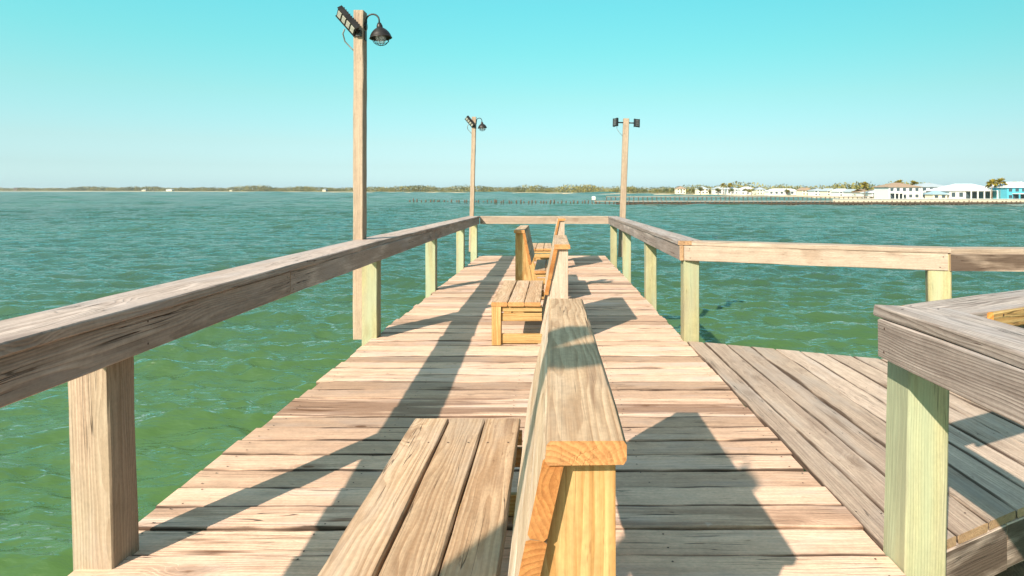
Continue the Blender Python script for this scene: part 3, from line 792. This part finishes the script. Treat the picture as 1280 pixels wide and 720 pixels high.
# ------------------------------------------------------------------ timber piers and pilings out in the bay
def pile_part(root, x, yy, r, h, parent_loc):
    b = MB(); tube(b, [(x, yy, -1.5), (x + random.gauss(0, .03), yy, h)], [r, r * .92], 7); return b
D1 = 170
brk = tag(empty('timber_breakwater', at(.35, D1, WATER_Z)), 'long low timber breakwater of close set brown pilings in front of the far houses', 'breakwater')
xa, xb = .075 * D1, .80 * D1; xo = .35 * D1
pb = MB(); tube(pb, [(0, 0, -1.5), (0, 0, .95)], [.2, .18], 7); pp = pb.build('piling', M['pile'], brk)
n = 98
for k in range(n):
    o = pp if k == 0 else pp.copy()
    if k: col.objects.link(o); o.parent = brk
    o.location = (xa - xo + (xb - xa) * k / (n - 1) + random.gauss(0, .12), random.gauss(0, .06), random.gauss(-.02, .06))
for z, mt, yy in ((.93, M['pale'], .25), (.42, M['pile'], -.22)):
    b = MB(); timber(b, (.066 * D1 - xo, yy, z), (xb - xo, yy, z), .10 if z < .5 else .9, .16, nseg=24); b.build('plank' if z > .5 else 'waling', mt, brk)
b = MB(); timber(b, (.10 * D1 - xo, .35, .15), (xb - xo, .35, .15), .12, 1.0, nseg=20); b.build('sheeting', M['pile'], brk)
D2 = 238
p2 = tag(empty('far_pier', at(.3, D2, WATER_Z)), 'straight pale timber pier on thin legs behind the breakwater', 'pier')
xa, xb, xo = .085 * D2, .52 * D2, .3 * D2
pb = MB(); tube(pb, [(0, 0, -1.5), (0, 0, 1.25)], [.17, .15], 7); pp = pb.build('leg', M['pile'], p2)
n = 62
for k in range(n):
    o = pp if k == 0 else pp.copy()
    if k: col.objects.link(o); o.parent = p2
    o.location = (xa - xo + (xb - xa) * k / (n - 1), random.gauss(0, .05), 0)
b = MB(); timber(b, (xa - xo, .3, 1.32), (xb - xo, .3, 1.32), 1.8, .22, nseg=24); b.build('deck', M['pale'], p2)
# free standing pilings of a lost pier
pb = MB(); tube(pb, [(0, 0, -1.5), (0, 0, .5), (.03, 0, 1.0)], [.24, .22, .17], 7); pp = pb.build('old_piling', M['pile'])
for k in range(50):
    o = pp if k == 0 else pp.copy()
    if k: col.objects.link(o)
    u = 513 + k * 4.75 + random.gauss(0, .9); D = 196 - k * .42 + random.gauss(0, .5)
    o.location = at((u - 690) / 800, D, WATER_Z + random.gauss(-.08, .16)); o.rotation_euler = (random.gauss(0, .04), random.gauss(0, .06), 0)
    s = random.uniform(.8, 1.15); o.scale = (s, s, 1)
    tag(o, 'short dark stump of a lost pier standing in the row of old pilings', 'piling', 'row of old pilings in the water')
sh = tag(empty('water_hut', at((742 - 690) / 800, 172, WATER_Z)), 'small white hut on stilts at the end of the breakwater', 'hut')
b = MB(); box(b, (0, 0, 1.65), (.9, .9, .8)); b.build('wall', M['cream'], sh)
b = MB(); hip(b, -.45, .45, -.45, .45, 2.05, .2, .1); b.build('roof', M['whiteroof'], sh)
for x in (-.45, .45):
    for yy in (-.45, .45):
        b = MB(); tube(b, [(x, yy, -1), (x, yy, 1.26)], .09, 6); b.build('leg', M['pile'], sh)
# seawall before the right hand houses
sw = tag(empty('seawall', at(.7, 178, WATER_Z)), 'pale concrete seawall under the waterfront houses at right', 'wall')
b = MB(); box(b, (0, 1.0, .55), (92, .5, 1.5)); b.build('wall', M['stone'], sw)
b = MB(); box(b, (0, .95, 1.36), (92, .8, .12)); b.build('coping', M['white'], sw)

# ------------------------------------------------------------------ light, sky, camera
SUN_AZ, SUN_EL = 32.0, 32.0     # light travels towards +Y turned SUN_AZ to the right
sd = bpy.data.lights.new('sun', 'SUN'); sd.energy = 4.6; sd.angle = R(.55); sd.color = (1.0, .895, .79)
so = bpy.data.objects.new('sun', sd); col.objects.link(so)
tv = Vector((math.sin(R(SUN_AZ)) * math.cos(R(SUN_EL)), math.cos(R(SUN_AZ)) * math.cos(R(SUN_EL)), -math.sin(R(SUN_EL))))
so.rotation_euler = tv.to_track_quat('-Z', 'Y').to_euler(); so.location = (-6, -10, 8)

w = bpy.data.worlds.new('World'); scene.world = w; w.use_nodes = True
nt = w.node_tree; bg = nt.nodes['Background']
sky = nt.nodes.new('ShaderNodeTexSky'); sky.sky_type = 'NISHITA'; sky.sun_disc = False
sky.sun_elevation = R(SUN_EL); sky.sun_rotation = R(180 + SUN_AZ); sky.altitude = 0; sky.air_density = 1.0; sky.dust_density = .6; sky.ozone_density = 1.6
tc = nt.nodes.new('ShaderNodeTexCoord'); sp = nt.nodes.new('ShaderNodeSeparateXYZ'); nt.links.new(tc.outputs['Generated'], sp.inputs[0])
cr = nt.nodes.new('ShaderNodeValToRGB'); nt.links.new(sp.outputs[2], cr.inputs[0])
e = cr.color_ramp.elements
SK = [(.0, (.42, .64, .92)), (.035, (.385, .52, .645)), (.07, (.42, .535, .55)), (.139, (.43, .66, .53)), (.208, (.38, .81, .59)), (.276, (.36, .94, .67)), (.42, (.55, 1.1, .85)), (.66, (1.5, 1.5, 1.15))]
e[0].position = SK[0][0]; e[0].color = (*SK[0][1], 1); e[1].position = SK[-1][0]; e[1].color = (*SK[-1][1], 1)
for ps_, c_ in SK[1:-1]:
    x = e.new(ps_); x.color = (*c_, 1)
mx = nt.nodes.new('ShaderNodeMix'); mx.data_type = 'RGBA'; mx.blend_type = 'MULTIPLY'; mx.inputs[0].default_value = 1
nt.links.new(sky.outputs[0], mx.inputs[6]); nt.links.new(cr.outputs[0], mx.inputs[7]); 
lv = nt.nodes.new('ShaderNodeMath'); lv.operation = 'MULTIPLY_ADD'; nt.links.new(sp.outputs[0], lv.inputs[0]); lv.inputs[1].default_value = -.34; lv.inputs[2].default_value = 1.0
m2 = nt.nodes.new('ShaderNodeVectorMath'); m2.operation = 'SCALE'; nt.links.new(mx.outputs[2], m2.inputs[0]); nt.links.new(lv.outputs[0], m2.inputs['Scale'])
nt.links.new(m2.outputs[0], bg.inputs[0])
bg.inputs[1].default_value = .12

cd = bpy.data.cameras.new('camera'); cam = bpy.data.objects.new('camera', cd); col.objects.link(cam); scene.camera = cam
cd.sensor_width = 36; cd.lens = 22.5; cd.shift_x = -50 / 1280; cd.shift_y = -123 / 1280
cd.clip_start = .05; cd.clip_end = 20000
cam.location = (0, 0, 1.4); cam.rotation_euler = (R(90), 0, 0)
scene.view_settings.view_transform = 'Standard'; scene.view_settings.look = 'None'
scene.view_settings.exposure = 1.03; scene.view_settings.gamma = 1

# thin sea haze over the bay
hz = bpy.data.materials.new('sea_haze'); hz.use_nodes = True; hn = hz.node_tree; hn.nodes.remove(hn.nodes['Principled BSDF'])
pv = hn.nodes.new('ShaderNodeVolumePrincipled'); pv.inputs['Color'].default_value = (.93, .97, 1.0, 1); pv.inputs['Density'].default_value = .00010; pv.inputs['Anisotropy'].default_value = .2
hn.links.new(pv.outputs[0], hn.nodes['Material Output'].inputs['Volume'])
mb = MB(); box(mb, (0, 600, 3.5), (15000, 13000, 19)); tag(mb.build('haze', hz), 'thin pale haze hanging over the bay', None, None, 'stuff')
